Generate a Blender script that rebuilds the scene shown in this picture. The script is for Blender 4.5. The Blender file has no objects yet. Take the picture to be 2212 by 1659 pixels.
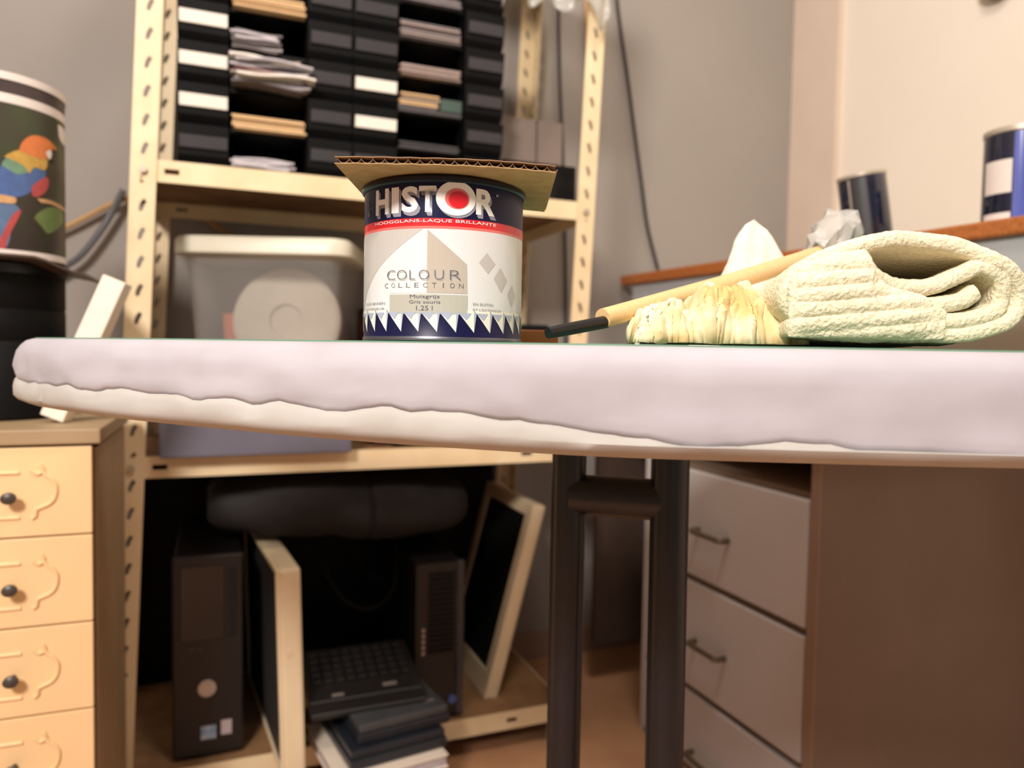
import bpy, bmesh, math, random
from mathutils import Vector, Matrix, noise
random.seed(7)
R = math.radians
S = bpy.context.scene
COL = S.collection

# ------------------------------------------------------------------ camera, world, lights, exposure
cd = bpy.data.cameras.new('camera'); cam = bpy.data.objects.new('camera', cd); COL.objects.link(cam)
cd.sensor_width = 36.0; cd.lens = 36.0*1600/2212
cam.location = (0, 0, 0.78)
cam.rotation_mode = 'QUATERNION'
cam.rotation_quaternion = (Matrix.Rotation(R(90-2.56), 3, 'X') @ Matrix.Rotation(R(1.0), 3, 'Z')).to_quaternion()
cd.dof.use_dof = True; cd.dof.focus_distance = 0.47; cd.dof.aperture_fstop = 5.6
cd.clip_start = 0.02
S.camera = cam
S.view_settings.view_transform = 'Standard'; S.view_settings.look = 'None'
S.view_settings.gamma = 1.0; S.view_settings.use_curve_mapping = False
S.view_settings.exposure = 0.0
W = bpy.data.worlds.new('world'); S.world = W; W.use_nodes = True
W.node_tree.nodes['Background'].inputs[0].default_value = (0.95, 0.93, 1.0, 1)
W.node_tree.nodes['Background'].inputs[1].default_value = 0.26
def area(name, loc, target, size, power, col):
    l = bpy.data.lights.new(name, 'AREA'); l.shape = 'DISK'; l.size = size; l.energy = power; l.color = col
    o = bpy.data.objects.new(name, l); COL.objects.link(o); o.location = loc
    o.rotation_mode = 'QUATERNION'
    o.rotation_quaternion = (Vector(target)-Vector(loc)).to_track_quat('-Z', 'Y')
    return o
area('ceiling_light', (-0.60, -1.15, 2.08), (-0.1, 0.9, 0.6), 0.50, 70, (1.0, 0.91, 0.84))
area('ceiling_light_right', (0.2, 0.55, 2.40), (0.5, 1.3, 0.8), 0.35, 11, (1.0, 0.90, 0.82))

# ------------------------------------------------------------------ helpers
def lin(c):
    return tuple((x/12.92 if x <= 0.04045 else ((x+0.055)/1.055)**2.4) for x in (v/255.0 for v in c))
def mat(name, rgb, rough=0.6, var=0.06, scale=30.0, bump=0.0, metal=0.0, spec=0.5, rgb2=None, coat=0.0, alpha=1.0, trans=0.0, stretch=None):
    m = bpy.data.materials.new(name); m.use_nodes = True
    nt = m.node_tree; b = nt.nodes['Principled BSDF']
    c = lin(rgb); c2 = lin(rgb2) if rgb2 else tuple(x*(1-var*2) for x in c)
    tc = nt.nodes.new('ShaderNodeTexCoord'); nz = nt.nodes.new('ShaderNodeTexNoise')
    nz.inputs['Scale'].default_value = scale; nz.inputs['Detail'].default_value = 4
    mp = nt.nodes.new('ShaderNodeMapping')
    if stretch: mp.inputs['Scale'].default_value = stretch
    nt.links.new(tc.outputs['Object'], mp.inputs['Vector']); nt.links.new(mp.outputs[0], nz.inputs['Vector'])
    cr = nt.nodes.new('ShaderNodeValToRGB')
    cr.color_ramp.elements[0].position = 0.35; cr.color_ramp.elements[1].position = 0.65
    cr.color_ramp.elements[0].color = (*c2, 1); cr.color_ramp.elements[1].color = (*c, 1)
    nt.links.new(nz.outputs['Fac'], cr.inputs[0]); nt.links.new(cr.outputs[0], b.inputs['Base Color'])
    b.inputs['Roughness'].default_value = rough; b.inputs['Metallic'].default_value = metal
    b.inputs['Specular IOR Level'].default_value = spec
    b.inputs['Coat Weight'].default_value = coat
    b.inputs['Alpha'].default_value = alpha; b.inputs['Transmission Weight'].default_value = trans
    if bump:
        bp = nt.nodes.new('ShaderNodeBump'); bp.inputs['Strength'].default_value = bump; bp.inputs['Distance'].default_value = 0.002
        nt.links.new(nz.outputs['Fac'], bp.inputs['Height']); nt.links.new(bp.outputs[0], b.inputs['Normal'])
    return m
M = {}
M['wallgrey'] = mat('grey wall paint', (160,153,146), 0.8, 0.03, 3)
M['wallcream'] = mat('cream wall paint', (242,232,218), 0.8, 0.02, 2)
M['trimpink'] = mat('beige boxing paint', (222,204,188), 0.7, 0.03, 4)
M['ceil'] = mat('ceiling paint', (225,220,212), 0.9, 0.01, 4)
M['floor'] = mat('tan floor', (196,150,112), 0.55, 0.08, 6, rgb2=(182,134,98))
M['rack'] = mat('cream enamel', (238,218,180), 0.45, 0.03, 15, bump=0.05, rgb2=(230,206,164))
M['board'] = mat('hardboard', (150,112,74), 0.75, 0.1, 22, rgb2=(128,94,62))
M['blackpl'] = mat('black plastic', (5,5,6), 0.6, 0.1, 40, spec=0.2)
M['blacksat'] = mat('black satin', (16,16,18), 0.35, 0.1, 40, spec=0.5)
M['greypl'] = mat('grey plastic plate', (60,57,60), 0.4, 0.05, 40)
M['white'] = mat('white card', (240,234,222), 0.6, 0.02, 30)
M['paper'] = mat('paper', (205,198,200), 0.75, 0.1, 60, stretch=(1,1,8), rgb2=(170,164,170))
M['kraft'] = mat('kraft paper', (214,178,132), 0.75, 0.06, 50, stretch=(1,1,8))
M['greypaper'] = mat('grey print', (118,110,112), 0.7, 0.12, 60, stretch=(1,1,8))
M['darkpaper'] = mat('dark folder', (66,62,64), 0.6, 0.1, 50)
M['redpaper'] = mat('dull red folder', (120,66,66), 0.6, 0.1, 50)
M['greenpaper'] = mat('dark green folder', (62,82,74), 0.6, 0.1, 50)
M['pink'] = mat('brownish print', (168,148,140), 0.7, 0.12, 60, stretch=(1,1,8))
M['cardboard'] = mat('corrugated cardboard', (186,158,112), 0.85, 0.06, 80, rgb2=(172,142,98))
M['cardliner'] = mat('cardboard liner', (160,128,98), 0.85, 0.08, 80)
M['navy'] = mat('navy print', (18,20,62), 0.35, 0.05, 30, spec=0.25)
M['red'] = mat('red print', (222,30,40), 0.3, 0.03, 30, coat=0.3)
M['redlight'] = mat('pale red edge', (232,120,112), 0.3, 0.03, 30)
M['label'] = mat('pearl label', (226,227,228), 0.3, 0.01, 10, coat=0.3)
M['labelgrey'] = mat('grey label', (196,193,188), 0.3, 0.02, 10, coat=0.3)
M['labelcream'] = mat('cream label', (244,240,228), 0.3, 0.01, 10, coat=0.3)
M['labeltaupe'] = mat('taupe label', (190,181,168), 0.3, 0.02, 10, coat=0.3)
M['swatch'] = mat('mouse grey swatch', (184,182,170), 0.35, 0.02, 10, coat=0.3)
M['lettergrey'] = mat('grey letter side', (150,150,164), 0.3, 0.03, 30)
M['letterwhite'] = mat('white letter', (255,254,252), 0.3, 0.01, 30)
M['ink'] = mat('grey ink', (92,92,104), 0.4, 0.04, 30)
M['inklight'] = mat('pale ink', (160,158,156), 0.4, 0.04, 30)
M['tinmetal'] = mat('tin metal', (120,122,130), 0.3, 0.05, 40, metal=0.8)
M['tinblack'] = mat('dark rim', (34,38,52), 0.25, 0.05, 40, metal=0.3)
M['wrap'] = mat('white plaster wrap', (184,181,188), 0.85, 0.03, 14, bump=0.5, rgb2=(174,170,177))
M['core'] = mat('white padding', (188,186,181), 0.85, 0.03, 14, bump=0.5, rgb2=(178,174,168))
M['green'] = mat('green mat', (112,150,126), 0.6, 0.05, 40)
M['legblack'] = mat('black tube', (20,21,27), 0.34, 0.1, 20, rgb2=(16,17,22))
M['wooddark'] = mat('varnished wood edge', (186,112,58), 0.45, 0.1, 18, stretch=(1,8,8), rgb2=(160,92,44))
M['stick'] = mat('bare wood', (234,196,142), 0.55, 0.06, 60, stretch=(1,10,10))
M['shelfgrey'] = mat('pale grey panel', (178,180,182), 0.6, 0.03, 10)
M['deskbrown'] = mat('brown laminate', (132,112,96), 0.55, 0.04, 8)
M['deskedge'] = mat('beige laminate edge', (160,134,120), 0.5, 0.04, 8)
M['desktop'] = mat('cream laminate', (222,206,182), 0.5, 0.03, 8)
M['drawergrey'] = mat('pale grey drawer', (206,202,204), 0.5, 0.02, 8)
M['handle'] = mat('dull brass handle', (110,98,84), 0.4, 0.08, 30, metal=0.4)
M['cabcream'] = mat('cream painted wood', (244,208,156), 0.5, 0.02, 12, bump=0.05)
M['cabside'] = mat('dull cabinet side', (170,146,112), 0.6, 0.06, 12)
M['gap'] = mat('drawer gap', (60,44,30), 0.8, 0.1, 30)
M['knob'] = mat('dark knob', (74,66,60), 0.4, 0.1, 40)
M['styro'] = mat('white foam strip', (246,234,218), 0.8, 0.02, 60, bump=0.3)
M['disc'] = mat('brown disc', (84,68,58), 0.45, 0.1, 20)
M['towel'] = mat('cream terry cloth', (246,236,208), 0.95, 0.08, 420, bump=1.0, rgb2=(230,218,184))
M['rag'] = mat('stained cream rag', (238,228,194), 0.95, 0.1, 34, bump=0.8, rgb2=(214,182,122))
M['tissue'] = mat('white tissue', (238,232,216), 0.9, 0.05, 60, bump=0.5)
M['tub'] = mat('milky plastic', (196,194,190), 0.25, 0.02, 10, alpha=0.17)
M['tublid'] = mat('cream plastic lid', (224,218,198), 0.4, 0.02, 10)
M['roll'] = mat('pale roll', (206,196,180), 0.7, 0.06, 20)
M['orange'] = mat('orange card', (214,120,80), 0.6, 0.06, 20)
M['boxblue'] = mat('slate box', (104,102,116), 0.7, 0.03, 20)
M['boxbrown'] = mat('dull brown box', (134,118,108), 0.75, 0.06, 14)
M['clear'] = mat('clear film', (214,212,206), 0.15, 0.05, 60, alpha=0.5, bump=0.4)
M['cable'] = mat('black cable', (34,34,40), 0.5, 0.1, 20)
M['cabletan'] = mat('tan cable', (190,150,100), 0.6, 0.1, 20)
M['cablegrey'] = mat('grey cable', (14,12,11), 0.9, 0.1, 20, spec=0.1)
M['bag'] = mat('black fabric bag', (32,30,30), 0.8, 0.1, 60, bump=0.4)
M['pcblack'] = mat('black computer case', (24,20,20), 0.4, 0.1, 30)
M['pcgloss'] = mat('gloss bezel', (22,20,22), 0.15, 0.1, 30)
M['silver'] = mat('silver button', (190,180,172), 0.35, 0.05, 30, metal=0.6)
M['stickerblue'] = mat('blue sticker', (110,150,190), 0.4, 0.1, 60, rgb2=(200,204,208))
M['stickerwhite'] = mat('pale sticker', (200,186,190), 0.4, 0.06, 60)
M['bluelogo'] = mat('blue emblem', (72,90,150), 0.4, 0.1, 60)
M['screen'] = mat('dark screen', (6,6,7), 0.6, 0.05, 10)
M['screengrey'] = mat('matt grey screen', (56,53,50), 0.6, 0.05, 10)
M['bezel'] = mat('cream bezel', (238,218,182), 0.45, 0.03, 14)
M['keys'] = mat('black keys', (34,31,30), 0.4, 0.1, 60)
M['bluecase'] = mat('blue black case', (34,38,46), 0.35, 0.1, 30)
M['greycase'] = mat('grey case top', (70,72,74), 0.4, 0.08, 30)
M['navybox'] = mat('navy box', (34,36,58), 0.6, 0.08, 20)
M['whitebook'] = mat('white cover', (236,222,204), 0.5, 0.03, 20)
M['tinnavy'] = mat('gloss navy tin', (26,30,50), 0.12, 0.1, 20, coat=0.5)
M['tinblue'] = mat('blue reflection strip', (84,96,176), 0.15, 0.05, 20, coat=0.5)  # colour of a reflection painted on the right-hand tin
M['rimpale'] = mat('pale tin rim', (196,184,166), 0.4, 0.05, 20, metal=0.3)
M['pdark'] = mat('print dark foliage', (66,54,50), 0.4, 0.2, 22, rgb2=(62,70,44))
M['pbrown'] = mat('print brown band', (70,58,58), 0.4, 0.1, 14)
M['pwhite'] = mat('print white band', (232,220,214), 0.4, 0.02, 14)
for n, c in dict(porange=(220,124,66), pyellow=(200,158,74), pgreen=(112,146,118), pblue=(76,102,156), pred=(180,74,74), pbranch=(206,160,112), pleaf=(104,124,70), pbeak=(60,50,48), plight=(92,116,150)).items():
    M[n] = mat('print '+n[1:], c, 0.4, 0.08, 120)

def obj(name, bm, m, parent=None, smooth=False, bevel=0.0, seg=2, mods=None):
    me = bpy.data.meshes.new(name)
    bmesh.ops.recalc_face_normals(bm, faces=bm.faces)
    bm.to_mesh(me); bm.free()
    for x in (m if isinstance(m, (list, tuple)) else [m]): me.materials.append(x)
    if smooth:
        for p in me.polygons: p.use_smooth = True
        me.set_sharp_from_angle(angle=R(40))
    o = bpy.data.objects.new(name, me); COL.objects.link(o)
    if parent is not None: o.parent = parent
    if bevel:
        b = o.modifiers.new('bevel', 'BEVEL'); b.width = bevel; b.segments = seg; b.limit_method = 'ANGLE'
        b.harden_normals = False
    return o
def tag(o, label, cat, group=None):
    o['label'] = label; o['category'] = cat
    if group: o['group'] = group
    return o
def thing(name, label, cat, loc=(0,0,0), rz=0.0, group=None):
    o = bpy.data.objects.new(name, None); COL.objects.link(o); o.empty_display_size = 0.05
    o.location = loc; o.rotation_euler = (0, 0, rz)
    return tag(o, label, cat, group)
def struct(o): o['kind'] = 'structure'; return o
def B(): return bmesh.new()
def box(bm, x0, x1, y0, y1, z0, z1, mx=None):
    vs = [bm.verts.new((x, y, z)) for z in (z0, z1) for y in (y0, y1) for x in (x0, x1)]
    if mx is not None:
        for v in vs: v.co = mx @ v.co
    f = []
    for q in ((0,1,3,2),(4,6,7,5),(0,4,5,1),(2,3,7,6),(0,2,6,4),(1,5,7,3)):
        f.append(bm.faces.new([vs[i] for i in q]))
    return f
def boxo(name, x0, x1, y0, y1, z0, z1, m, parent=None, bevel=0.001, mx=None):
    bm = B(); box(bm, x0, x1, y0, y1, z0, z1, mx); return obj(name, bm, m, parent, bevel=bevel)
def lathe(bm, prof, n=48, cx=0, cy=0, mi=None, cap=True):
    rings = []
    for r, z in prof:
        rings.append([bm.verts.new((cx+r*math.cos(2*math.pi*i/n), cy+r*math.sin(2*math.pi*i/n), z)) for i in range(n)])
    for k in range(len(rings)-1):
        for i in range(n):
            f = bm.faces.new((rings[k][i], rings[k][(i+1)%n], rings[k+1][(i+1)%n], rings[k+1][i]))
            if mi: f.material_index = mi[k]
    if cap:
        a = bm.faces.new(rings[0]); b = bm.faces.new(rings[-1])
        if mi: a.material_index = mi[0]; b.material_index = mi[-1]
def catmull(pts, n=8):
    P = [Vector(p) for p in pts]; out = []
    for i in range(len(P)-1):
        a = P[max(i-1,0)]; b = P[i]; c = P[i+1]; d = P[min(i+2,len(P)-1)]
        for k in range(n):
            t = k/n
            out.append(0.5*((2*b)+(c-a)*t+(2*a-5*b+4*c-d)*t*t+(3*b-a-3*c+d)*t**3))
    out.append(P[-1]); return out
def tube(bm, pts, r, n=10, smooth=8, taper=None):
    P = catmull(pts, smooth) if smooth else [Vector(p) for p in pts]
    rings = []
    up = Vector((0.13, 0.2, 0.97))
    for i, p in enumerate(P):
        d = (P[min(i+1,len(P)-1)]-P[max(i-1,0)]).normalized()
        a = d.cross(up)
        if a.length < 1e-4: a = d.cross(Vector((1,0,0)))
        a.normalize(); b = d.cross(a).normalized()
        rr = r if taper is None else r*(taper[0]+(taper[1]-taper[0])*i/(len(P)-1))
        rings.append([bm.verts.new(p+rr*(a*math.cos(2*math.pi*k/n)+b*math.sin(2*math.pi*k/n))) for k in range(n)])
    for k in range(len(rings)-1):
        for i in range(n):
            bm.faces.new((rings[k][i], rings[k][(i+1)%n], rings[k+1][(i+1)%n], rings[k+1][i]))
    bm.faces.new(rings[0]); bm.faces.new(rings[-1])
def prism(bm, poly, h0, h1, f):
    """poly in 2D, f(a,b,h)->3D"""
    lo = [bm.verts.new(f(a, b, h0)) for a, b in poly]; hi = [bm.verts.new(f(a, b, h1)) for a, b in poly]
    bm.faces.new(lo); bm.faces.new(hi)
    for i in range(len(poly)):
        j = (i+1) % len(poly); bm.faces.new((lo[i], lo[j], hi[j], hi[i]))
def fbm(p, s): return noise.fractal(Vector(p)*s, 1.0, 2.0, 4)

# ------------------------------------------------------------------ the room (frame turned 21.7 degrees)
TH = R(21.7)
RX = Matrix.Translation((0, 1.83, 0)) @ Matrix.Rotation(TH, 4, 'Z')
def rbox(name, a, m):
    o = boxo(name, *a, m, None, bevel=0); o.data.transform(RX); return struct(o)
rbox('floor', (-2.3, 1.0, -4.2, 0.1, -0.05, 0.0), M['floor'])
rbox('ceiling', (-2.3, 1.0, -4.2, 0.1, 2.5, 2.55), M['ceil'])
rbox('wall_back', (-2.3, 0.858, 0.0, 0.1, 0.0, 2.5), M['wallgrey'])
rbox('wall_right', (0.858, 0.96, -4.2, 0.1, 0.0, 2.5), M['wallcream'])
rbox('wall_left', (-2.3, -2.2, -4.2, 0.0, 0.0, 2.5), M['wallgrey'])
rbox('trim_1', (0.84, 0.858, -0.165, 0.0, 0.0, 2.5), M['trimpink'])
rbox('baseboard_back', (-2.2, 0.84, -0.012, 0.0, 0.0, 0.07), M['deskedge'])

# ------------------------------------------------------------------ steel rack
RK = (-0.579, 1.18, 0.0)
rack = thing('metal_rack', 'cream slotted steel rack of shelves against the grey back wall', 'shelving', (RK[0]-0.067*math.cos(TH), RK[1]-0.067*math.sin(TH), 0), TH)
LEAN = R(2.3)
RW, RD, RH = 0.815, 0.36, 1.69
def flange(bm, w, p, n, hw, hh, f, z0=0.0):
    for k in range(n):
        za = z0+k*p; zb = za+p; zc = (za+zb)/2
        o = [(0,za),(w/2,za),(w,za),(w,zc),(w,zb),(w/2,zb),(0,zb),(0,zc)]
        sk = 0.0022
        h = [(w/2-hw*.7-sk,zc-hh*.8),(w/2-sk,zc-hh),(w/2+hw*.7-sk,zc-hh*.8),(w/2+hw*.8,zc),(w/2+hw+sk,zc+hh*.6),(w/2+sk,zc+hh),(w/2-hw*.8+sk,zc+hh*.7),(w/2-hw,zc)]
        ov = [bm.verts.new(f(*q)) for q in o]; hv = [bm.verts.new(f(*q)) for q in h]
        for i in range(8):
            j = (i+1) % 8; bm.faces.new((ov[i], ov[j], hv[j], hv[i]))
bm = B(); NP = 38
flange(bm, 0.037, RH/NP, NP, 0.0042, 0.0105, lambda a, z: (a, 0, z))
flange(bm, 0.034, RH/NP, NP, 0.0042, 0.0105, lambda a, z: (0, a, z))
bmesh.ops.remove_doubles(bm, verts=bm.verts, dist=1e-5)
post = obj('post', bm, M['rack'], rack)
sm = post.modifiers.new('thickness', 'SOLIDIFY'); sm.thickness = 0.0022; sm.offset = 0; post.rotation_euler = (0, LEAN, 0)
for sx, sy, x, y in ((-1,1,RW,0),(1,-1,0,RD),(-1,-1,RW,RD)):
    p = post.copy(); COL.objects.link(p); p.parent = rack; p.location = (x, y, 0); p.scale = (sx, sy, 1); p.rotation_euler = (0, LEAN, 0)
def beam(z, y, sgn, name='beam', slots=((0.058,0.022),(0.70,0.022))):
    h = 0.035; bm = B()
    xs = [0.004]; 
    cuts = []
    for c, w in slots: cuts.append((c-w/2, c+w/2))
    x = 0.004
    def q(x0, x1, z0, z1): box(bm, x0, x1, y-0.001, y+0.001, z0, z1)
    for a, b in cuts:
        q(x, a, z-h, z); q(a, b, z-h, z-h*0.62); q(a, b, z-h*0.38, z); x = b
    q(x, RW-0.004, z-h, z)
    ya, yb = sorted((y+sgn*0.001, y+sgn*0.018))
    box(bm, 0.004, RW-0.004, ya, yb, z-0.010, z-0.008)
    o = obj(name, bm, M['rack'], rack); o.location.x = z*math.tan(LEAN); return o
for z in (1.073, 0.600, 0.077, 1.655):
    dx = z*math.tan(LEAN)
    beam(z, 0.003, 1); beam(z, RD-0.003, -1)
    for x in (0.003, RW-0.003):
        boxo('side_beam', x-0.001, x+0.001, 0.004, RD-0.004, z-0.035, z, M['rack'], rack, bevel=0).location.x = dx
    boxo('shelf_board', 0.006, RW-0.006, 0.005, RD-0.005, z-0.0078, z-0.001, M['board'], rack, bevel=0).location.x = dx

boxo('dark_backdrop', 0.01, RW-0.03, RD-0.008, RD-0.005, 0.08, 0.56, M['blackpl'], rack, bevel=0)  # black sheet added to darken the rear of the lower bay
# bolts at the joints
for z in (1.055, 0.583):
    for x in (0.018, RW-0.018):
        bm = B(); tube(bm, [(x, -0.006, z), (x, -0.001, z)], 0.006, 6, 0); obj('bolt', bm, M['rimpale'], rack).location.x = z*math.tan(LEAN)
def rk(s, t, z):
    v = Matrix.Rotation(TH, 3, 'Z') @ Vector((s, t, 0)); return (RK[0]+v.x, RK[1]+v.y, z)

# ------------------------------------------------------------------ letter trays, two stacks of six
TW, TD, TP = 0.281, 0.31, 0.0664
bm = B()
box(bm, 0, TW, 0.02, TD, 0, 0.003); box(bm, 0, 0.003, 0.02, TD, 0, 0.062); box(bm, TW-0.003, TW, 0.02, TD, 0, 0.062); box(bm, 0, TW, TD-0.003, TD, 0, 0.062)
box(bm, 0.079, TW-0.077, 0.02, 0.023, 0.003, 0.007)
tray_body = obj('tray_body', bm, M['blackpl'])
def pillar(x0, x1):
    bm = B()
    prism(bm, [(-0.004,0.066),(0.06,0.066),(0.06,0.001),(0.016,0.001),(0.004,0.018)], x0, x1, lambda a, b, h: (h, a, b))
    return obj('front_pillar', bm, M['blackpl'], bevel=0.001)
pil_l = pillar(0, 0.078); pil_r = pillar(TW-0.076, TW)
def plate(x0, x1, m):
    bm = B(); prism(bm, [(-0.0052,0.0485),(0.0,0.0485),(0.0030,0.0290),(-0.0022,0.0290)], x0, x1, lambda a, b, h: (h, a, b))
    return obj('label_plate', bm, m)
plates = {('l','w'): plate(0.003,0.076,M['white']), ('l','g'): plate(0.003,0.076,M['greypl']), ('r','g'): plate(TW-0.071,TW-0.004,M['greypl'])}
protos = [tray_body, pil_l, pil_r] + list(plates.values())
ordn = ['bottom', 'second from bottom', 'third from bottom', 'fourth from bottom', 'fifth from bottom', 'topmost']
def tray(s, k, side, lk):
    t = thing('letter_tray', 'black letter tray %s of the %s tray stack, %s label plate' % (ordn[k], side, {'w':'white','g':'grey'}[lk]), 'letter tray',
              rk(s, 0.022, 1.0735+k*TP), TH, 'black letter trays on the upper rack shelf')
    for p in (tray_body, pil_l, pil_r, plates[('l',lk)], plates[('r','g')]):
        c = p.copy(); COL.objects.link(c); c.parent = t
for k, l in enumerate('gwwwgg'): tray(0.041, k, 'left', l)
for k, l in enumerate('gwwggg'): tray(0.321+0.0025, k, 'right', l)
for p in protos: bpy.data.objects.remove(p)
def papers(s, k, h, m, label, w=0.115, x0=0.082, front=0.004, messy=0, z0=0.0035, extra=None):
    t = thing('paper_stack', label, 'papers', rk(s, 0.022, 1.0735+k*TP+z0), TH, 'papers lying in the letter trays')
    n = max(2, int(h/0.004)); z = 0
    for i in range(n):
        dz = h/n
        jx = random.uniform(-.003,.003)*(1+messy); jy = random.uniform(-.004,.004)*(1+3*messy)
        mm = m[i % len(m)] if isinstance(m, list) else m
        bm = B(); 
        a = R(random.uniform(-2,2)*(1+3*messy))
        nx = 10
        x1 = x0+w*(random.uniform(.82,1) if messy else 1)
        # sheet bundle with a sagging front
        rows = []
        for ix in range(nx+1):
            u = ix/nx; x = x0+0.002+jx+(x1-x0-0.004)*u
            sag = (0.004*messy)*math.sin(u*5+i*1.3)
            col = []
            for (yy, zz) in ((front+jy, z+0.0002+sag*0.8+0.0045*messy), (front+jy, z+dz-0.0005+sag*0.8+0.0045*messy), (0.24, z+dz-0.0005+.0045*messy), (0.24, z+0.0002+.0045*messy)):
                col.append(bm.verts.new((x, yy, zz)))
            rows.append(col)
        for p, q in zip(rows, rows[1:]):
            for c in range(4): bm.faces.new((p[c], p[(c+1)%4], q[(c+1)%4], q[c]))
        bm.faces.new(rows[0]); bm.faces.new(rows[-1])
        obj('sheet_bundle', bm, mm, t); z += dz
    return t
A = 0.041; Bq = 0.3235
papers(A, 0, 0.020, M['paper'], 'loose white papers in the bottom tray of the left stack', messy=0.5)
papers(A, 1, 0.024, M['kraft'], 'tan papers in the left stack, second tray from bottom', w=0.12)
papers(A, 2, 0.048, [M['greypaper'], M['paper'], M['paper'], M['white'], M['pink'], M['redpaper'], M['paper']], 'messy overflowing papers and magazines in the left stack', messy=1.0, front=-0.016, w=0.135)
papers(A, 3, 0.030, [M['greypaper'], M['paper']], 'grey papers in the left stack, above the overflowing papers', w=0.085, messy=0.4)
papers(A, 4, 0.024, M['kraft'], 'tan papers in the left stack at the top edge of view', w=0.12)
papers(Bq, 1, 0.013, M['darkpaper'], 'dark folder in the right stack, second tray from bottom')
t = papers(Bq, 2, 0.024, [M['greypaper'], M['kraft'], M['kraft']], 'tan papers beside a green folder in the right stack', w=0.075, z0=0.012)
boxo('packing_sheet', 0.082, 0.2, 0.006, 0.2, -0.0085, -0.0003, M['darkpaper'], t, bevel=0)
boxo('folder', 0.159, 0.20, 0.004, 0.22, 0.0, 0.022, M['greenpaper'], t)
papers(Bq, 3, 0.020, M['pink'], 'brownish papers in the right stack, fourth tray from bottom')
papers(Bq, 4, 0.028, [M['greypaper'], M['pink']], 'grey papers in the right stack, fifth tray from bottom')
papers(Bq, 5, 0.014, M['greypaper'], 'thin grey papers in the topmost tray of the right stack')

# boxes right of the trays on the upper shelf
t = thing('box', 'dull brown cardboard box behind the right rack post on upper shelf', 'box', rk(0.635, 0.13, 1.157), TH)
boxo('carton', 0, 0.145, 0, 0.17, 0, 0.105, M['boxbrown'], t, bevel=0.002); boxo('flap_seam', 0.084, 0.087, -0.0008, 0.0, 0, 0.105, M['gap'], t, bevel=0)
t = thing('media_player', 'black flat appliance under the brown cardboard box', 'appliance', rk(0.62, 0.06, 1.0735), TH)
boxo('case', 0, 0.16, 0, 0.25, 0.006, 0.082, M['blackpl'], t, bevel=0.003)
boxo('front_panel', 0.006, 0.154, -0.003, 0.0, 0.012, 0.076, M['blacksat'], t)
boxo('foot', 0.01, 0.15, 0.02, 0.22, 0.0, 0.006, M['blackpl'], t)

# clear plastic film hanging from the top shelf
bm = B(); n = 34; mrows = 26
g = []
for i in range(n+1):
    row = []
    for j in range(mrows+1):
        s = 0.585+0.215*i/n; v = j/mrows
        zb = 1.405+0.02*math.sin(i*0.55)+0.03*abs(math.sin(i*0.21))
        z = 1.658-(1.658-zb)*v
        y = -0.03-0.02*fbm((s*9, v*2, 3), 1.3)-0.012*math.sin(i*0.8+v*4)
        row.append(bm.verts.new(rk(s, y, z)))
    g.append(row)
for i in range(n):
    for j in range(mrows): bm.faces.new((g[i][j], g[i+1][j], g[i+1][j+1], g[i][j+1]))
tp = [bm.verts.new(rk(0.585+0.215*i/n, 0.12+0.02*math.sin(i), 1.660)) for i in range(n+1)]
for i in range(n): bm.faces.new((g[i][0], g[i+1][0], tp[i+1], tp[i]))
o = obj('plastic_film', bm, M['clear'], smooth=True); tag(o, 'crumpled clear plastic film hanging over the right rack post top', 'plastic film')
o.modifiers.new('thickness', 'SOLIDIFY').thickness = 0.0012

# ------------------------------------------------------------------ middle shelf
t = thing('storage_box', 'flat slate grey box under the clear tub on middle shelf', 'box', rk(0.016, -0.03, 0.6005), TH)
boxo('carton', 0, 0.30, 0, 0.32, 0, 0.115, M['boxblue'], t, bevel=0.003)
boxo('lid', -0.002, 0.302, -0.002, 0.322, 0.085, 0.117, M['boxblue'], t, bevel=0.002)
TUB = (-0.449, 1.42, 0.718)
tub = thing('storage_tub', 'translucent plastic storage tub with a cream lid, left of paint tin', 'tub', TUB, R(2))
def rrect(w, d, r, n=6):
    out = []
    for cx, cy, a0 in ((w-r,-(d-r),-90),(w-r,d-r,0),(-(w-r),d-r,90),(-(w-r),-(d-r),180)):
        for i in range(n+1):
            a = R(a0+90*i/n); out.append((cx+r*math.cos(a), cy+r*math.sin(a)))
    return out
def loft(bm, secs, cap0=True, cap1=True):
    rs = [[bm.verts.new((x, y, z)) for x, y in rrect(w, d, r)] for w, d, r, z in secs]
    for a, b in zip(rs, rs[1:]):
        for i in range(len(a)): bm.faces.new((a[i], a[(i+1)%len(a)], b[(i+1)%len(a)], b[i]))
    if cap0: bm.faces.new(rs[0])
    if cap1: bm.faces.new(rs[-1])
bm = B(); loft(bm, [(0.118,0.088,0.03,0.0),(0.124,0.094,0.03,0.008),(0.140,0.112,0.032,0.225),(0.146,0.118,0.034,0.226),(0.146,0.118,0.034,0.232),(0.137,0.110,0.03,0.231),(0.122,0.092,0.028,0.010),(0.116,0.086,0.028,0.004)])
obj('tub_body', bm, M['tub'], tub, smooth=True)
bm = B(); loft(bm, [(0.153,0.124,0.038,0.222),(0.156,0.127,0.04,0.224),(0.156,0.127,0.04,0.246),(0.151,0.122,0.036,0.253),(0.13,0.095,0.03,0.254)])
obj('lid', bm, M['tublid'], tub, smooth=True)
bm = B(); lathe(bm, [(0.0,-0.03),(0.08,-0.03),(0.096,-0.022),(0.098,0.022),(0.088,0.03),(0.03,0.03),(0.028,0.024),(0.0,0.024)], 48, cap=False)
bmesh.ops.remove_doubles(bm, verts=bm.verts, dist=1e-5)
o = obj('wire_roll', bm, M['roll'], smooth=True); tag(o, 'round pale roll standing inside the translucent storage tub', 'roll')
o.location = (TUB[0]+0.028, TUB[1]-0.02, TUB[2]+0.108); o.rotation_euler = (R(84), 0, R(4))
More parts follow.
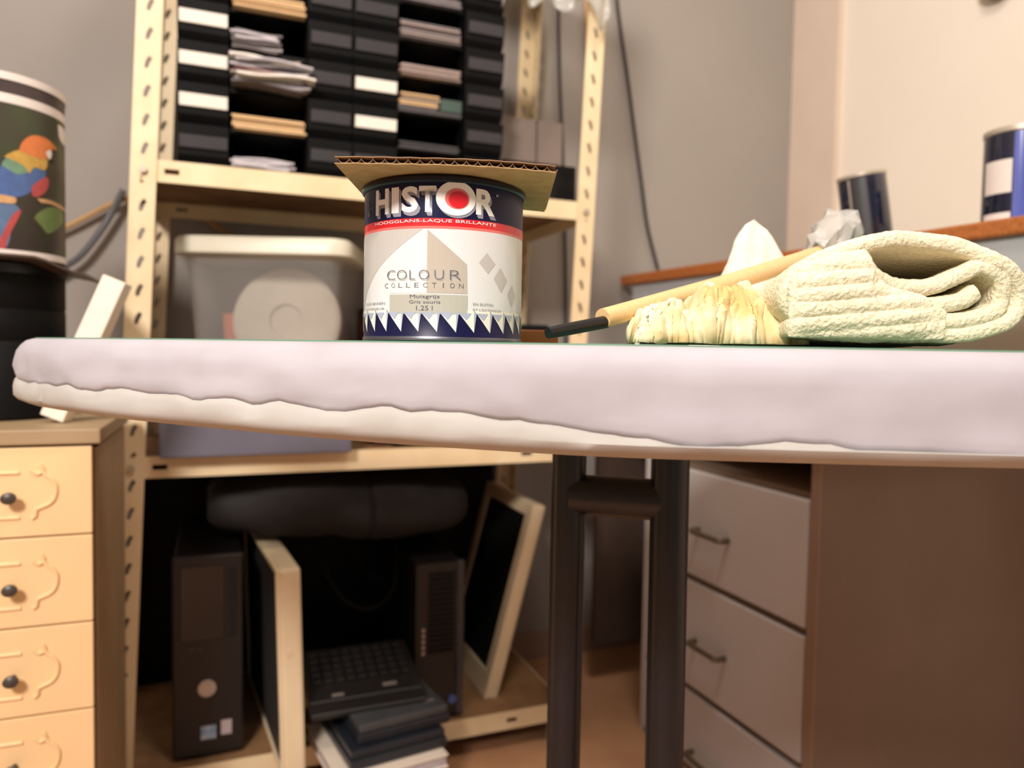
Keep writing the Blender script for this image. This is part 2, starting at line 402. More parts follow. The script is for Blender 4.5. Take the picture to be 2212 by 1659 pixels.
o = boxo('card_sleeve', -0.03, 0.03, -0.01, 0.01, 0, 0.12, M['orange'], None); tag(o, 'orange card packet inside the tub beside the pale roll', 'packet')
o.location = (TUB[0]-0.078, TUB[1]+0.035, TUB[2]+0.007); o.rotation_euler = (0, R(-4), 0)

t = thing('printer', 'black boxy appliance on the middle shelf behind the paint tin', 'appliance', rk(0.40, 0.03, 0.6005), TH)
boxo('case', 0, 0.315, 0, 0.26, 0.0, 0.232, M['blackpl'], t, bevel=0.006)
boxo('paper_slot', 0.03, 0.285, -0.002, 0.0, 0.09, 0.12, M['screen'], t)
t = thing('flat_box', 'cream flat box lying on the black appliance', 'box', rk(0.44, 0.06, 0.833), TH)
boxo('carton', 0, 0.22, 0, 0.17, 0, 0.022, M['desktop'], t, bevel=0.002)
boxo('lid_edge', -0.002, 0.222, -0.002, 0.172, 0.015, 0.024, M['desktop'], t)
o = boxo('binder', 0, 0.02, 0, 0.2, 0, 0.26, mat('dark red binder', (74,28,26), 0.5), None, bevel=0.002); o.location = rk(0.372, 0.05, 0.6005); o.rotation_euler = (0,0,TH)
tag(o, 'dark red binder upright between the tub and the paint tin', 'binder')

# ------------------------------------------------------------------ lower bay
t = thing('computer_tower', 'black computer tower with round silver button, under middle shelf at left', 'computer', rk(0.033, 0.025, 0.0775), TH)
boxo('case', 0, 0.108, 0.008, 0.315, 0, 0.347, M['pcblack'], t, bevel=0.004)
boxo('front_bezel', -0.002, 0.110, 0, 0.010, 0.004, 0.349, M['pcblack'], t, bevel=0.003)
boxo('drive_panel', 0.010, 0.080, -0.002, 0.0, 0.205, 0.332, M['pcgloss'], t)
boxo('vent_strip', 0.086, 0.098, -0.0015, 0.0, 0.205, 0.328, M['screen'], t)
bm = B()
for x in (0.024, 0.038): box(bm, x, x+0.006, -0.003, 0, 0.188, 0.193)
obj('port', bm, M['greypl'], t)
bm = B(); tube(bm, [(0.052,-0.005,0.122),(0.052,0.0,0.122)], 0.0145, 28, 0); obj('power_button', bm, M['silver'], t, smooth=True)['label'] = 'round silver power button'
bm = B(); tube(bm, [(0.052,-0.0062,0.122),(0.052,-0.0045,0.122)], 0.0105, 24, 0); obj('button_face', bm, M['silver'], t, smooth=True)
boxo('sticker', 0.042, 0.066, -0.0008, 0, 0.032, 0.055, M['stickerblue'], t, bevel=0)
boxo('sticker', 0.074, 0.091, -0.0008, 0, 0.036, 0.061, M['stickerwhite'], t, bevel=0)

def monitor(name, label, loc, rz, lean, L, H, T, bz, ms, seamless=False):
    t = thing(name, label, 'monitor', loc, rz); t.rotation_euler = (0, lean, rz)
    # stands on its edge; x = thickness, y = length, screen faces -x
    bm = B()
    box(bm, 0.004, T, 0, L, 0, H)
    obj('housing', bm, M['bezel'], t, bevel=0.006)
    bm = B()
    box(bm, 0, 0.006, 0, L, 0, bz); box(bm, 0, 0.006, 0, L, H-bz*0.6, H); box(bm, 0, 0.006, 0, bz*0.6, bz, H-bz*0.6); box(bm, 0, 0.006, L-bz*0.6, L, bz, H-bz*0.6)
    obj('bezel', bm, M['bezel'], t, bevel=0.0015)
    boxo('screen', 0.0035, 0.0045, bz*0.6, L-bz*0.6, bz, H-bz*0.6, ms, t, bevel=0)
    return t
m1 = monitor('flat_monitor', 'cream edged flat monitor on end beside the black computer tower', rk(0.198, -0.085, 0.0775), TH+R(5.2), R(-1.8), 0.40, 0.345, 0.040, 0.012, M['screengrey'])
boxo('button', 0.015, 0.021, -0.0015, 0, 0.20, 0.212, M['rack'], m1)
monitor('tilted_monitor', 'cream framed monitor with black screen leaning right in the lower rack', (-0.045, 1.462, 0.0775), TH, R(14.5), 0.28, 0.405, 0.030, 0.050, M['screen'])

t = thing('slim_computer', 'dark grille fronted computer beside the tilted cream monitor', 'computer', rk(0.446, 0.02, 0.0775), TH)
boxo('case', 0, 0.092, 0.008, 0.29, 0, 0.30, M['pcblack'], t, bevel=0.004)
boxo('side_rail', 0.080, 0.094, -0.003, 0.010, 0.002, 0.302, M['greypl'], t, bevel=0.002)
boxo('front_panel', 0.0, 0.080, 0, 0.008, 0.0, 0.30, M['pcblack'], t, bevel=0.001)
for k in range(16):
    boxo('grille_bar', 0.024, 0.074, -0.003, 0.0, 0.130+k*0.0098, 0.1348+k*0.0098, M['blackpl'], t, bevel=0)
bm = B()
for k in range(5): box(bm, 0.012, 0.017, -0.002, 0, 0.128+k*0.011, 0.134+k*0.011)
obj('indicator_light', bm, M['silver'], t)
bm = B(); tube(bm, [(0.072,-0.0045,0.036),(0.072,-0.0005,0.036)], 0.008, 20, 0); obj('emblem', bm, M['bluelogo'], t)['label'] = 'small round blue emblem'

# soft bag on top of the computers
bm = B(); n = 60; k = 24; rows = []
for i in range(n+1):
    u = i/n; x = 0.085+0.485*u
    e = min(1, (math.sin(math.pi*min(max(u,0.004),0.996)))**0.2)
    row = []
    for j in range(k):
        a = 2*math.pi*j/k
        cy = math.cos(a); cz = math.sin(a)
        sy = abs(cy)**0.8*(1 if cy > 0 else -1); sz = abs(cz)**0.8*(1 if cz > 0 else -1)
        seam = 0.93 if abs(u-0.58) < 0.012 else 1.0
        r = e*seam*(1+0.09*fbm((x*9, cy, cz), 1.2))
        zc = 0.492-0.018*u+(0.005*math.sin(u*6))
        row.append(bm.verts.new((x, 0.14+0.105*sy*r, max(min(zc+0.066*sz*r,0.552), 0.4290 if u<0.36 else (0.382 if u > 0.6 else 0.382+0.047*(0.6-u)/0.24)))))
    rows.append(row)
for p, q in zip(rows, rows[1:]):
    for j in range(k): bm.faces.new((p[j], p[(j+1)%k], q[(j+1)%k], q[j]))
bm.faces.new(rows[0]); bm.faces.new(rows[-1])
o = obj('fabric_bag', bm, M['bag'], smooth=True); o.location = RK; o.rotation_euler = (0, 0, TH)
tag(o, 'long soft black fabric bag lying across the computers below middle shelf', 'bag')
o['label'] = 'long soft black fabric bag lying across the computers below middle shelf'

# pile of devices in front of the monitor
WS = (-0.256, 1.125, 0.0775)   # near corner of the white binder
AZ = R(30)
t = thing('white_binder', 'white flat binder under the pile of black keyboards', 'binder', WS, AZ)
boxo('cover_lower', 0, 0.185, 0, 0.21, 0, 0.003, M['whitebook'], t, bevel=0.0008)
boxo('page_block', 0.003, 0.182, 0.003, 0.207, 0.003, 0.020, M['paper'], t, bevel=0)
boxo('cover_upper', 0, 0.185, 0, 0.21, 0.020, 0.023, M['whitebook'], t, bevel=0.0008)
t = thing('storage_case', 'navy box on the floor below the white binder', 'box', (-0.235, 1.165, 0), AZ)
boxo('carton', 0, 0.15, 0, 0.085, 0, 0.068, M['navybox'], t, bevel=0.003); boxo('lid', -0.002, 0.152, -0.002, 0.087, 0.060, 0.0765, M['navybox'], t, bevel=0.002)
def dev(name, label, cat, x, y, z, az, w, d, h, m, mt):
    t = thing(name, label, cat, (x, y, z), az)
    boxo('case', 0, w, 0, d, 0, h*0.55, m, t, bevel=0.003); boxo('cover', 0.003, w-0.003, 0.003, d-0.003, h*0.55, h, mt, t, bevel=0.003)
    return t
dev('laptop_dock', 'blue black flat device resting on the white binder', 'electronic device', -0.247, 1.155, 0.1012, AZ, 0.17, 0.19, 0.031, M['bluecase'], M['bluecase'])
t = dev('network_switch', 'dark grey flat device under the front of the black keyboard', 'electronic device', -0.240, 1.178, 0.1327, AZ, 0.165, 0.145, 0.031, M['bluecase'], M['greycase'])
boxo('badge', 0.13, 0.148, 0.03, 0.036, 0.031, 0.0318, M['silver'], t, bevel=0)
kb = thing('keyboard', 'black computer keyboard on top of the device pile in the rack', 'keyboard', (-0.334, 1.226, 0.1665), R(22)); kb.rotation_euler = (R(13), 0, R(22))
boxo('key_tray', 0, 0.20, 0, 0.15, 0, 0.012, M['keys'], kb, bevel=0.003)
for i in range(9):
    for j in range(5):
        boxo('key', 0.012+i*0.0195, 0.028+i*0.0195, 0.045+j*0.0195, 0.061+j*0.0195, 0.012, 0.018, M['keys'], kb, bevel=0.0012)
boxo('palm_rest', 0.0, 0.20, -0.03, 0.012, 0, 0.011, M['keys'], kb, bevel=0.003)
boxo('status_strip', 0.13, 0.155, 0.018, 0.026, 0.012, 0.0128, M['silver'], kb, bevel=0)
boxo('status_strip', 0.04, 0.060, 0.010, 0.016, 0.012, 0.0128, M['silver'], kb, bevel=0)
def cable(label, pts, r, m):
    bm = B(); tube(bm, pts, r, 8, 8); o = obj('cable', bm, m, smooth=True); return tag(o, label, 'cable')
cable('dark looped cable hanging behind the keyboard in the rack', [rk(.27,.10,.44),rk(.29,.09,.36),rk(.33,.08,.30),rk(.38,.08,.285),rk(.42,.09,.32),rk(.43,.12,.40)], 0.004, M['cablegrey'])
cable('second dark cable drooping beside the slim computer', [rk(.33,.14,.44),rk(.36,.13,.36),rk(.40,.12,.33),rk(.435,.14,.37)], 0.0035, M['cablegrey'])

# ------------------------------------------------------------------ desk with drawers (right)
DK = (0.452, 1.067, 0.0); DA = TH
desk = thing('desk', 'brown sided desk with grey drawers behind the black table legs', 'desk', DK, DA)
# x = depth towards the right wall, y = towards the back wall
boxo('side_panel', 0.0, 0.70, 0.0, 0.018, 0, 0.632, M['deskbrown'], desk, bevel=0.001)
boxo('under_desk_shade', 0.0, 0.70, 0.675, 0.693, 0.10, 0.632, mat('under-desk shade brown', (78,62,52), 0.6), desk, bevel=0.001)  # added panel, coloured dark for the shade under the desk
boxo('side_panel_edge', -0.002, 0.0, 0.0, 0.018, 0, 0.632, M['deskedge'], desk, bevel=0)
boxo('desktop', -0.01, 0.70, -0.01, 0.70, 0.632, 0.654, M['desktop'], desk, bevel=0.001)
boxo('carcass', 0.012, 0.5, 0.022, 0.475, 0.02, 0.575, M['deskbrown'], desk, bevel=0)
boxo('carcass_edge', 0.004, 0.02, 0.462, 0.478, 0.0, 0.575, M['drawergrey'], desk, bevel=0)
for k, (z0, z1) in enumerate(((0.372, 0.566), (0.165, 0.360), (0.015, 0.153))):
    d = boxo('drawer', 0.0, 0.012, 0.024, 0.460, z0, z1, M['drawergrey'], desk, bevel=0.003)
    zc = z1-0.105
    bm = B(); tube(bm, [(0.0,0.205,zc),(-0.018,0.207,zc),(-0.020,0.222,zc),(-0.020,0.272,zc),(-0.018,0.287,zc),(0.0,0.289,zc)], 0.005, 8, 4)
    obj('handle', bm, M['handle'], d, smooth=True)
boxo('leg', 0.64, 0.67, 0.655, 0.674, 0, 0.632, M['deskedge'], desk)

# ------------------------------------------------------------------ wall shelf unit with wooden edge
LA = math.atan2(0.4257, 0.905)    # turned frame, y runs towards the back wall
sh = thing('wall_shelf', 'long grey wall shelf with orange-brown wooden edge along the right wall', 'shelf', (0.231, 2.01, 0.008), LA)
boxo('wooden_edge', 0.0, 0.03, -1.45, -0.10, 0.945, 0.970, M['wooddark'], sh, bevel=0.004)
boxo('shelf_top', 0.03, 0.44, -1.45, -0.12, 0.948, 0.969, M['desktop'], sh, bevel=0.001)
boxo('front_panel', 0.012, 0.03, -1.43, -0.14, 0.86, 0.945, M['shelfgrey'], sh, bevel=0.001)
boxo('bottom_panel', 0.03, 0.44, -1.43, -0.14, 0.855, 0.87, M['shelfgrey'], sh, bevel=0.001)
def on_shelf(x, y): 
    v = Matrix.Rotation(LA, 3, 'Z') @ Vector((x, y, 0)); return (0.231+v.x, 2.01+v.y)
def small_tin(loc, r, h, label, kind):
    t = thing('small_tin', label, 'tin', loc, 0)
    bm = B(); lathe(bm, [(r*0.96,0),(r,0.002),(r,h*0.93),(r*0.985,h*0.94)], 48); obj('tin_body', bm, M['tinnavy'], t, smooth=True)
    bm = B(); lathe(bm, [(r*0.985,h*0.94),(r*1.02,h*0.95),(r*1.02,h*0.995),(r*0.96,h),(r*0.90,h*0.97)], 48); obj('lid', bm, M['rimpale'], t, smooth=True)
    def patch(a0, a1, z0, z1, m, name):
        bm = B(); n = 12
        vs = [[bm.verts.new(((r+q)*math.cos(R(a0+(a1-a0)*i/n)), (r+q)*math.sin(R(a0+(a1-a0)*i/n)), z)) for i in range(n+1)] for q, z in ((.0004,z0),(.0004,z1))]
        for i in range(n): bm.faces.new((vs[0][i], vs[0][i+1], vs[1][i+1], vs[1][i]))
        o = obj(name, bm, m, t, smooth=True); return o
    if kind == 'silver':
        patch(-150, -145, 0.004, h*0.92, M['rimpale'], 'reflection_strip')  # silvery reflection painted as an upright strip
        patch(-142, -105, 0.004, h*0.92, M['greypl'], 'reflection_band')  # grey reflection on the gloss, painted as a band
    else:
        patch(-185, -134, h*0.32, h*0.66, M['pwhite'], 'label_patch')
        patch(-185, -134, 0.003, h*0.12, M['pwhite'], 'label_patch')
        patch(-132, -92, 0.004, h*0.93, M['tinblue'], 'reflection_band')  # shiny blue reflection painted onto the navy body
    return t
t = small_tin((0.6165, 1.30, 0.984), 0.039, 0.112, 'navy tin with painted silver reflection leaning on the wooden shelf edge', 'silver')
t.rotation_euler = (0, R(-9), 0); t.location.z = 0.984
small_tin((0.755, 1.125, 0.9785), 0.047, 0.143, 'navy tin with painted blue reflection at the right edge of the shelf', 'blue')
# wall lamp at top right
t = thing('wall_lamp', 'small dark lamp head on the cream wall, top right of photo', 'lamp', (1.005, 1.585, 1.535), 0)
bm = B(); lathe(bm, [(0.004,0.0),(0.02,0.006),(0.034,0.02),(0.04,0.045),(0.03,0.08),(0.012,0.10)], 24); obj('lamp_head', bm, mat('dark brown lamp', (44,28,30), 0.4), t, smooth=True)
bm = B(); tube(bm, [(0,0,0.09),(0.02,0.005,0.12),(0.06,0.02,0.13)], 0.006, 8, 4); obj('arm', bm, M['blacksat'], t, smooth=True)

# cables on the wall
def wl(s, z, off=0.012):
    v = RX @ Vector((s, -off, z)); return (v.x, v.y, v.z)
cable('black cable running down the grey wall right of the rack', [wl(.262,1.72),wl(.2645,1.657),wl(.299,1.482),wl(.323,1.351),wl(.348,1.219),wl(.369,1.11),wl(.405,1.0)], 0.0045, M['cable'])
cable('thin dark cable on the wall behind the right rack post', [wl(.10,1.72,.01),wl(.106,1.5,.01),wl(.118,1.3,.01),wl(.135,1.0,.01),wl(.14,0.8,.01)], 0.004, M['cable'])
cable('thin pale brown cable on the wall beside the right rack post', [wl(.175,1.68,.01),wl(.182,1.55,.01),wl(.195,1.42,.01),wl(.175,1.25,.01)], 0.005, M['cabletan'])
cable('tan cable slanting behind the left rack post', [wl(-1.04,.955,.02),wl(-.951,1.007,.02),wl(-.856,1.0665,.02),wl(-.788,1.082,.02),wl(-.717,1.051,.02),wl(-.6485,1.0096,.02)], 0.0055, M['cabletan'])
cable('grey cable hanging on the wall beside the parrot tin', [wl(-.85,1.085,.035),wl(-.877,1.028,.03),wl(-.91,.973,.03),wl(-.94,.938,.03),wl(-1.0,.90,.03)], 0.0065, mat('grey wall cable', (92,92,94), 0.5))

# ------------------------------------------------------------------ cream chest of drawers (left)
CA = R(21.2)
CK = (-0.496, 0.88, 0.0)
chest = thing('chest_of_drawers', 'cream chest of drawers with scrolled mouldings at left', 'chest', CK, CA)
CW, CDp = 0.46, 0.272
boxo('carcass', -CW+0.002, -0.0, 0.012, CDp, 0.0, 0.655, M['cabside'], chest, bevel=0.001)
boxo('top_board', -CW-0.003, 0.006, -0.004, CDp, 0.661, 0.679, M['cabside'], chest, bevel=0.002)
boxo('recess', -CW+0.004, -0.004, 0.006, 0.012, 0.01, 0.661, M['gap'], chest, bevel=0)
def scroll_pts(sx, x0, zt):
    # knob side scroll, drawn in metres from the right edge
    P = [(-0.066,-0.026),(-0.060,-0.031),(-0.054,-0.027),(-0.057,-0.020),(-0.052,-0.032),(-0.046,-0.037),(-0.041,-0.046),(-0.042,-0.058),(-0.047,-0.066),(-0.055,-0.070),(-0.061,-0.073),(-0.062,-0.080),(-0.066,-0.083)]
    return [(x0+sx*x, -0.0005, zt+z) for x, z in P]
for k in range(6):
    zt = 0.658-k*0.1065; zb = zt-0.1045
    d = boxo('drawer', -CW+0.004, -0.004, 0.0, 0.008, zb, zt, M['cabcream'], chest, bevel=0.0012)
    if zt < 0.2: pass
    bm = B()
    for z in (zt-0.029, zb+0.023):
        tube(bm, [(-CW+0.078,-0.0003,z),(-0.078,-0.0003,z)], 0.0022, 8, 0)
    obj('moulding', bm, M['cabcream'], d, smooth=True)
    for sx, x0 in ((1, 0.0), (-1, -CW)):
        bm = B(); tube(bm, scroll_pts(sx, x0, zt), 0.0023, 8, 4); obj('scroll_moulding', bm, M['cabcream'], d, smooth=True)
        bm = B(); x = x0-sx*0.086; z = zt-0.056
        tube(bm, [(x,0,z),(x,-0.010,z)], 0.003, 10, 0); 
        pts = [(x,-0.009,z),(x,-0.011,z),(x,-0.016,z),(x,-0.018,z)]
        bm2 = B()
        for rr, yy in ():
            pass
        ring = []
        for yy, rr in ((-0.009,0.004),(-0.012,0.008),(-0.016,0.008),(-0.0185,0.004)):
            ring.append([bm.verts.new((x+rr*math.cos(a*math.pi/8), yy, z+rr*0.85*math.sin(a*math.pi/8))) for a in range(16)])
        for p, q in zip(ring, ring[1:]):
            for i in range(16): bm.faces.new((p[i], p[(i+1)%16], q[(i+1)%16], q[i]))
        bm.faces.new(ring[0]); bm.faces.new(ring[-1]); bm2.free()
        obj('knob', bm, M['knob'], d, smooth=True)['label'] = 'dark oval knob'

# black drum, disc, parrot tin
DC = (-0.70, 1.00)
t = thing('drum', 'black ribbed plastic drum on the cream chest of drawers', 'container', (DC[0], DC[1], 0.6795), 0)
bm = B(); lathe(bm, [(0.080,0),(0.084,0.003),(0.084,0.10),(0.0825,0.102),(0.084,0.104),(0.084,0.142),(0.0825,0.144),(0.084,0.146),(0.084,0.188)], 64); obj('drum_body', bm, M['blackpl'], t, smooth=True)
bm = B(); lathe(bm, [(0.084,0.188),(0.086,0.189),(0.086,0.201),(0.080,0.203)], 64); obj('lid', bm, M['blacksat'], t, smooth=True)
bm = B(); lathe(bm, [(0.0,0.0),(0.11,0.0),(0.122,0.001),(0.122,0.004),(0.0,0.004)], 64, cap=False); bmesh.ops.remove_doubles(bm, verts=bm.verts, dist=1e-5)
for v in bm.verts:
    d = (v.co.x+0.3*v.co.y-0.075)
    if d > 0: v.co.z -= d*0.45
o = obj('round_disc', bm, M['disc'], smooth=True); o.location = (DC[0]+0.012, DC[1], 0.8835); tag(o, 'thin brown disc drooping between black drum and parrot tin', 'disc')
PT = thing('parrot_tin', 'round tin printed with an orange and blue parrot photograph', 'tin', (DC[0], DC[1], 0.8885), 0); PT.scale = (1, 1, 1.045)
PR = 0.0845; PH = 0.218
pf = Vector((0.573, -0.819, 0)); pr = Vector((0.819, 0.573, 0))
def pcyl(a, z, r): return tuple(r*(math.cos(a)*pf+math.sin(a)*pr)+Vector((0,0,z)))
bm = B(); lathe(bm, [(PR*0.985,0),(PR,0.002),(PR,0.209),(PR,0.211)], 96); obj('tin_body', bm, M['pdark'], PT, smooth=True)
for nm, z0, z1, m, o_ in (('lower_rim',0.0,0.008,M['pwhite'],.0012),('white_band',0.183,0.194,M['pwhite'],.0004),('brown_band',0.194,0.211,M['pbrown'],.0003),('upper_rim',0.210,0.219,M['pwhite'],.0016)):
    bm = B(); lathe(bm, [(PR-0.002,z0),(PR+o_,z0),(PR+o_,z1),(PR-0.002,z1)], 96, cap=False); obj(nm, bm, m, PT, smooth=True)
bm = B(); lathe(bm, [(0.0,0.212),(PR-0.001,0.212),(PR-0.001,0.213),(0,0.213)], 64, cap=False); obj('lid', bm, M['pbrown'], PT, smooth=True)
def curved(name, poly, m, parent, fn, off, nx=None):
    """flat print polygon (angle in degrees, height) laid on a cylinder; fn(angle, z, off)"""
    bm = B()
    bm.faces.new([bm.verts.new((a, z, 0)) for a, z in poly])
    bend(bm, fn, off); return obj(name, bm, m, parent)
def bend(bm, fn, off, step=4.0):
    bmesh.ops.triangulate(bm, faces=bm.faces[:])
    xs = [v.co.x for v in bm.verts]; a = math.ceil(min(xs)/step)*step
    while a < max(xs):
        bmesh.ops.bisect_plane(bm, geom=bm.verts[:]+bm.edges[:]+bm.faces[:], plane_co=(a,0,0), plane_no=(1,0,0))
        a += step
    for v in bm.verts: v.co = Vector(fn(R(v.co.x), v.co.y, off))
# picture coordinates: x to angle, y to height, as printed around the tin
def pp(pts):
    out = []
    q = [(x, y, 0) for x, y in pts]; q = catmull(q[-2:]+q+q[:2], 3)[6:-6]
    pts = [(v.x, v.y) for v in q[:-1]]
    for x, y in pts:
        s = max(-1, min(0.985, (x+10)/161.0)); out.append((math.degrees(math.asin(s)), 0.8985*0+ (545-y)*0.000543+0.004))
    return out
pfn = lambda a, z, o: pcyl(a, z, PR+o)
prt = [
 ('tail_print', [(-25,420),(18,430),(45,445),(30,480),(20,530),(-10,538),(-30,500)], 'plight', .0004),
 ('tail_print', [(25,470),(40,450),(48,452),(22,510),(14,538),(-4,538),(4,520)], 'pred', .0006),
 ('leaf_print', [(75,460),(105,430),(135,425),(142,450),(120,480),(95,490)], 'pleaf', .0004),
 ('wing_print', [(0,375),(20,335),(60,330),(100,345),(92,375),(60,410),(20,425),(-25,430),(-20,400)], 'pblue', .0006),
 ('wing_print', [(10,355),(25,335),(60,335),(78,345),(60,362),(30,370)], 'pgreen', .0008),
 ('back_print', [(15,335),(50,312),(100,312),(100,345),(75,345),(66,362),(55,348),(30,338)], 'pyellow', .0010),
 ('head_print', [(46,316),(55,290),(75,274),(100,272),(118,280),(126,292),(112,300),(100,320),(70,322)], 'porange', .0012),
 ('beak_print', [(112,296),(124,290),(127,305),(120,325),(110,315)], 'pbeak', .0014),
 ('face_print', [(100,305),(112,296),(112,312),(104,320)], 'pwhite', .0016),
 ('belly_print', [(70,390),(102,360),(106,380),(96,400),(78,412),(68,405)], 'pred', .0008),
 ('branch_print', [(-30,420),(30,420),(38,428),(28,436),(-30,434)], 'pbranch', .0012),
 ('branch_print', [(80,415),(110,412),(143,418),(143,426),(110,420),(82,423)], 'pbranch', .0012),
 ('label_corner', [(130,228),(148,232),(148,265),(136,262),(130,245)], 'pwhite', .0006),
]
for nm, pts, m, off in prt: curved(nm, pp(pts), M[m], PT, pfn, off)

# white foam strip leaning right of the drum
t = boxo('foam_strip', -0.0145, 0.0145, -0.014, 0.014, 0, 0.192, M['styro'], None, bevel=0.0015)
tag(t, 'white foam strip leaning against the left rack post', 'foam strip')
t.location = (-0.580, 0.940, 0.6845); t.rotation_euler = (R(-3), R(22), R(8))

# ------------------------------------------------------------------ the table in front
TZ = 0.7830
tb = thing('table', 'white plaster wrapped table with rounded end in the foreground', 'table', (0.1, 0.7, 0.0), 0)
TO = Vector((0.1, 0.7, 0))
out = [(0.95,0.365),(0.60,0.362),(0.40,0.362),(0.252,0.364),(0.137,0.369),(0.046,0.380),(-0.027,0.402),(-0.11,0.435),(-0.204,0.484),(-0.30,0.54),(-0.378,0.60),(-0.435,0.652),(-0.466,0.705),(-0.478,0.76),(-0.468,0.83),(-0.43,0.90),(-0.36,0.955),(-0.26,0.98),(0.1,0.985),(0.5,0.985),(0.95,0.985)]
oc = catmull([(x, y, 0) for x, y in out], 14)
def onorm(i):
    a = oc[max(i-1,0)]; b = oc[min(i+1,len(oc)-1)]; d = (b-a).normalized(); return Vector((-d.y, d.x, 0))*1.0
# outward: on the front edge walking to -x the outward normal is -y
def outward(i):
    n = onorm(i); return n if n.dot(oc[i]-Vector((0.3,0.68,0))) > 0 else -n
hemtab = [(-0.48,-0.036),(-0.377,-0.036),(-0.30,-0.037),(-0.24,-0.036),(-0.204,-0.0385),(-0.18,-0.036),(-0.16,-0.0405),(-0.145,-0.036),(-0.12,-0.039),(-0.095,-0.041),(-0.07,-0.034),(-0.055,-0.037),(-0.03,-0.0375),(0.0,-0.040),(0.03,-0.0425),(0.05,-0.0455),(0.08,-0.048),(0.115,-0.0515),(0.14,-0.046),(0.18,-0.049),(0.24,-0.052),(0.4,-0.05),(1.0,-0.05)]
def hem(x):
    for (a, za), (b, zb) in zip(hemtab, hemtab[1:]):
        if x <= b: t = max(0, (x-a)/(b-a)); return za+(zb-za)*t
    return -0.05
def slab(bm, prof, nz_amp, seed, hemf=None, close=True):
    rings = []
    for i, p in enumerate(oc):
        n = outward(i); ring = []
        for (o_, z, fr) in prof:
            if hemf: z = z*(hemf(p.x)/-0.04) if z < -0.012 else z
            q = p+n*o_; w = nz_amp*fr*(fbm((q.x*7+seed, q.y*7, z*26), 1.0)+0.45*fbm((q.x*24, q.y*24+seed, z*60), 1.0))
            q = q+n*w; ring.append(bm.verts.new((q.x-TO.x, q.y-TO.y, TZ+z)))
        rings.append(ring)
    for a, b in zip(rings, rings[1:]):
        for k in range(len(prof)-1): bm.faces.new((a[k], a[k+1], b[k+1], b[k]))
    return rings
def hemn(x): return hem(x)+0.0006*math.sin(x*110)+0.0032*fbm((x*30,1,1),1.0)
HEMC = {}
cp = [(-0.03,-0.001,0),(-0.014,-0.001,0.2),(-0.009,-0.004,0.5),(-0.006,-0.012,0.8),(-0.005,-0.022,1),(-0.0045,'h',0.0028,1),(-0.0005,'h',0.0004,1),(0.0016,'h',-0.0012,1),(0.0027,'h',-0.0042,1),(0.0032,'h',-0.0080,.8),(0.0030,-0.0500,.8),(0.0005,-0.0538,.8),(-0.006,-0.0568,.7),(-0.014,-0.0587,.4),(-0.03,-0.059,0)]
bm = B(); rg = []
for i, p in enumerate(oc):
    n = outward(i); ring = []; h = hemn(p.x)
    for c in cp:
        if len(c) == 4: o_, z, fr = c[0], max(h+c[2], -0.0495), c[3]
        else: o_, z, fr = c
        k_ = 1.0 if h > -0.043 else max(0.25, 1-(-0.043-h)*90)
        if o_ > -0.001 and len(c) == 4: o_ = o_*k_
        q = p+n*o_; w = 0.0026*fr*(fbm((q.x*7+3.1, q.y*7, z*26), 1.0)+0.5*fbm((q.x*24, q.y*24+3.1, z*60), 1.0))
        q = q+n*w; ring.append(bm.verts.new((q.x-TO.x, q.y-TO.y, TZ+z)))
    rg.append(ring)
for a, b in zip(rg, rg[1:]):
    for k in range(len(cp)-1): bm.faces.new((a[k], a[k+1], b[k+1], b[k]))
bm.faces.new([r[0] for r in rg]); bm.faces.new([r[-1] for r in rg]); 
bm.faces.new(rg[0]); bm.faces.new(rg[-1])
obj('tabletop', bm, M['core'], tb, smooth=True)
wp = [(-0.022,0.0004,0),(-0.012,0.0006,.2),(-0.0065,-0.0012,.5),(-0.003,-0.005,.8),(-0.0005,-0.010,1),(0.0008,-0.016,1),(0.0014,-0.022,1),(0.0018,-0.028,1),(0.0018,-0.033,1),(0.0014,-0.037,1),(0.0002,-0.0405,1)]
bm = B()
slab(bm, wp, 0.0036, 3.1, hemn)
w = obj('plaster_wrap', bm, M['wrap'], tb, smooth=True); w['label'] = 'upper white layer with a ragged lower hem'
w.modifiers.new('thickness', 'SOLIDIFY')  .thickness = 0.0009
bm = B(); lo = [bm.verts.new((p.x-TO.x-outward(i).x*0.014, p.y-TO.y-outward(i).y*0.014, TZ+0.0006)) for i, p in enumerate(oc)]
hi = [bm.verts.new((v.co.x, v.co.y, TZ+0.0016)) for v in lo]
bm.faces.new(lo); bm.faces.new(hi)
for i in range(len(lo)-1): bm.faces.new((lo[i], lo[i+1], hi[i+1], hi[i]))
obj('green_top', bm, M['green'], tb)['label'] = 'thin green top sheet'
def leg(x, y, dx=0, dy=0, r=0.0155):
    bm = B(); tube(bm, [(x-TO.x,y-TO.y,TZ-0.0585),(x-TO.x+dx,y-TO.y+dy,0.012)], r, 28, 0); o = obj('leg', bm, M['legblack'], tb, smooth=True)
    bm = B(); tube(bm, [(x-TO.x+dx,y-TO.y+dy,0.02),(x-TO.x+dx,y-TO.y+dy,0.0)], r+0.002, 28, 0); obj('foot_cap', bm, M['blackpl'], o, smooth=True)
leg(0.0530,0.665); leg(0.1385,0.640,0,-0.02,0.0165)
bm = B(); tube(bm, [(0.056-TO.x,0.664-TO.y,0.652),(0.1365-TO.x,0.641-TO.y,0.652)], 0.018, 24, 0); obj('crossbar', bm, M['legblack'], tb, smooth=True)
leg(0.78,0.52); leg(0.78,0.84)
TT = TZ+0.0018

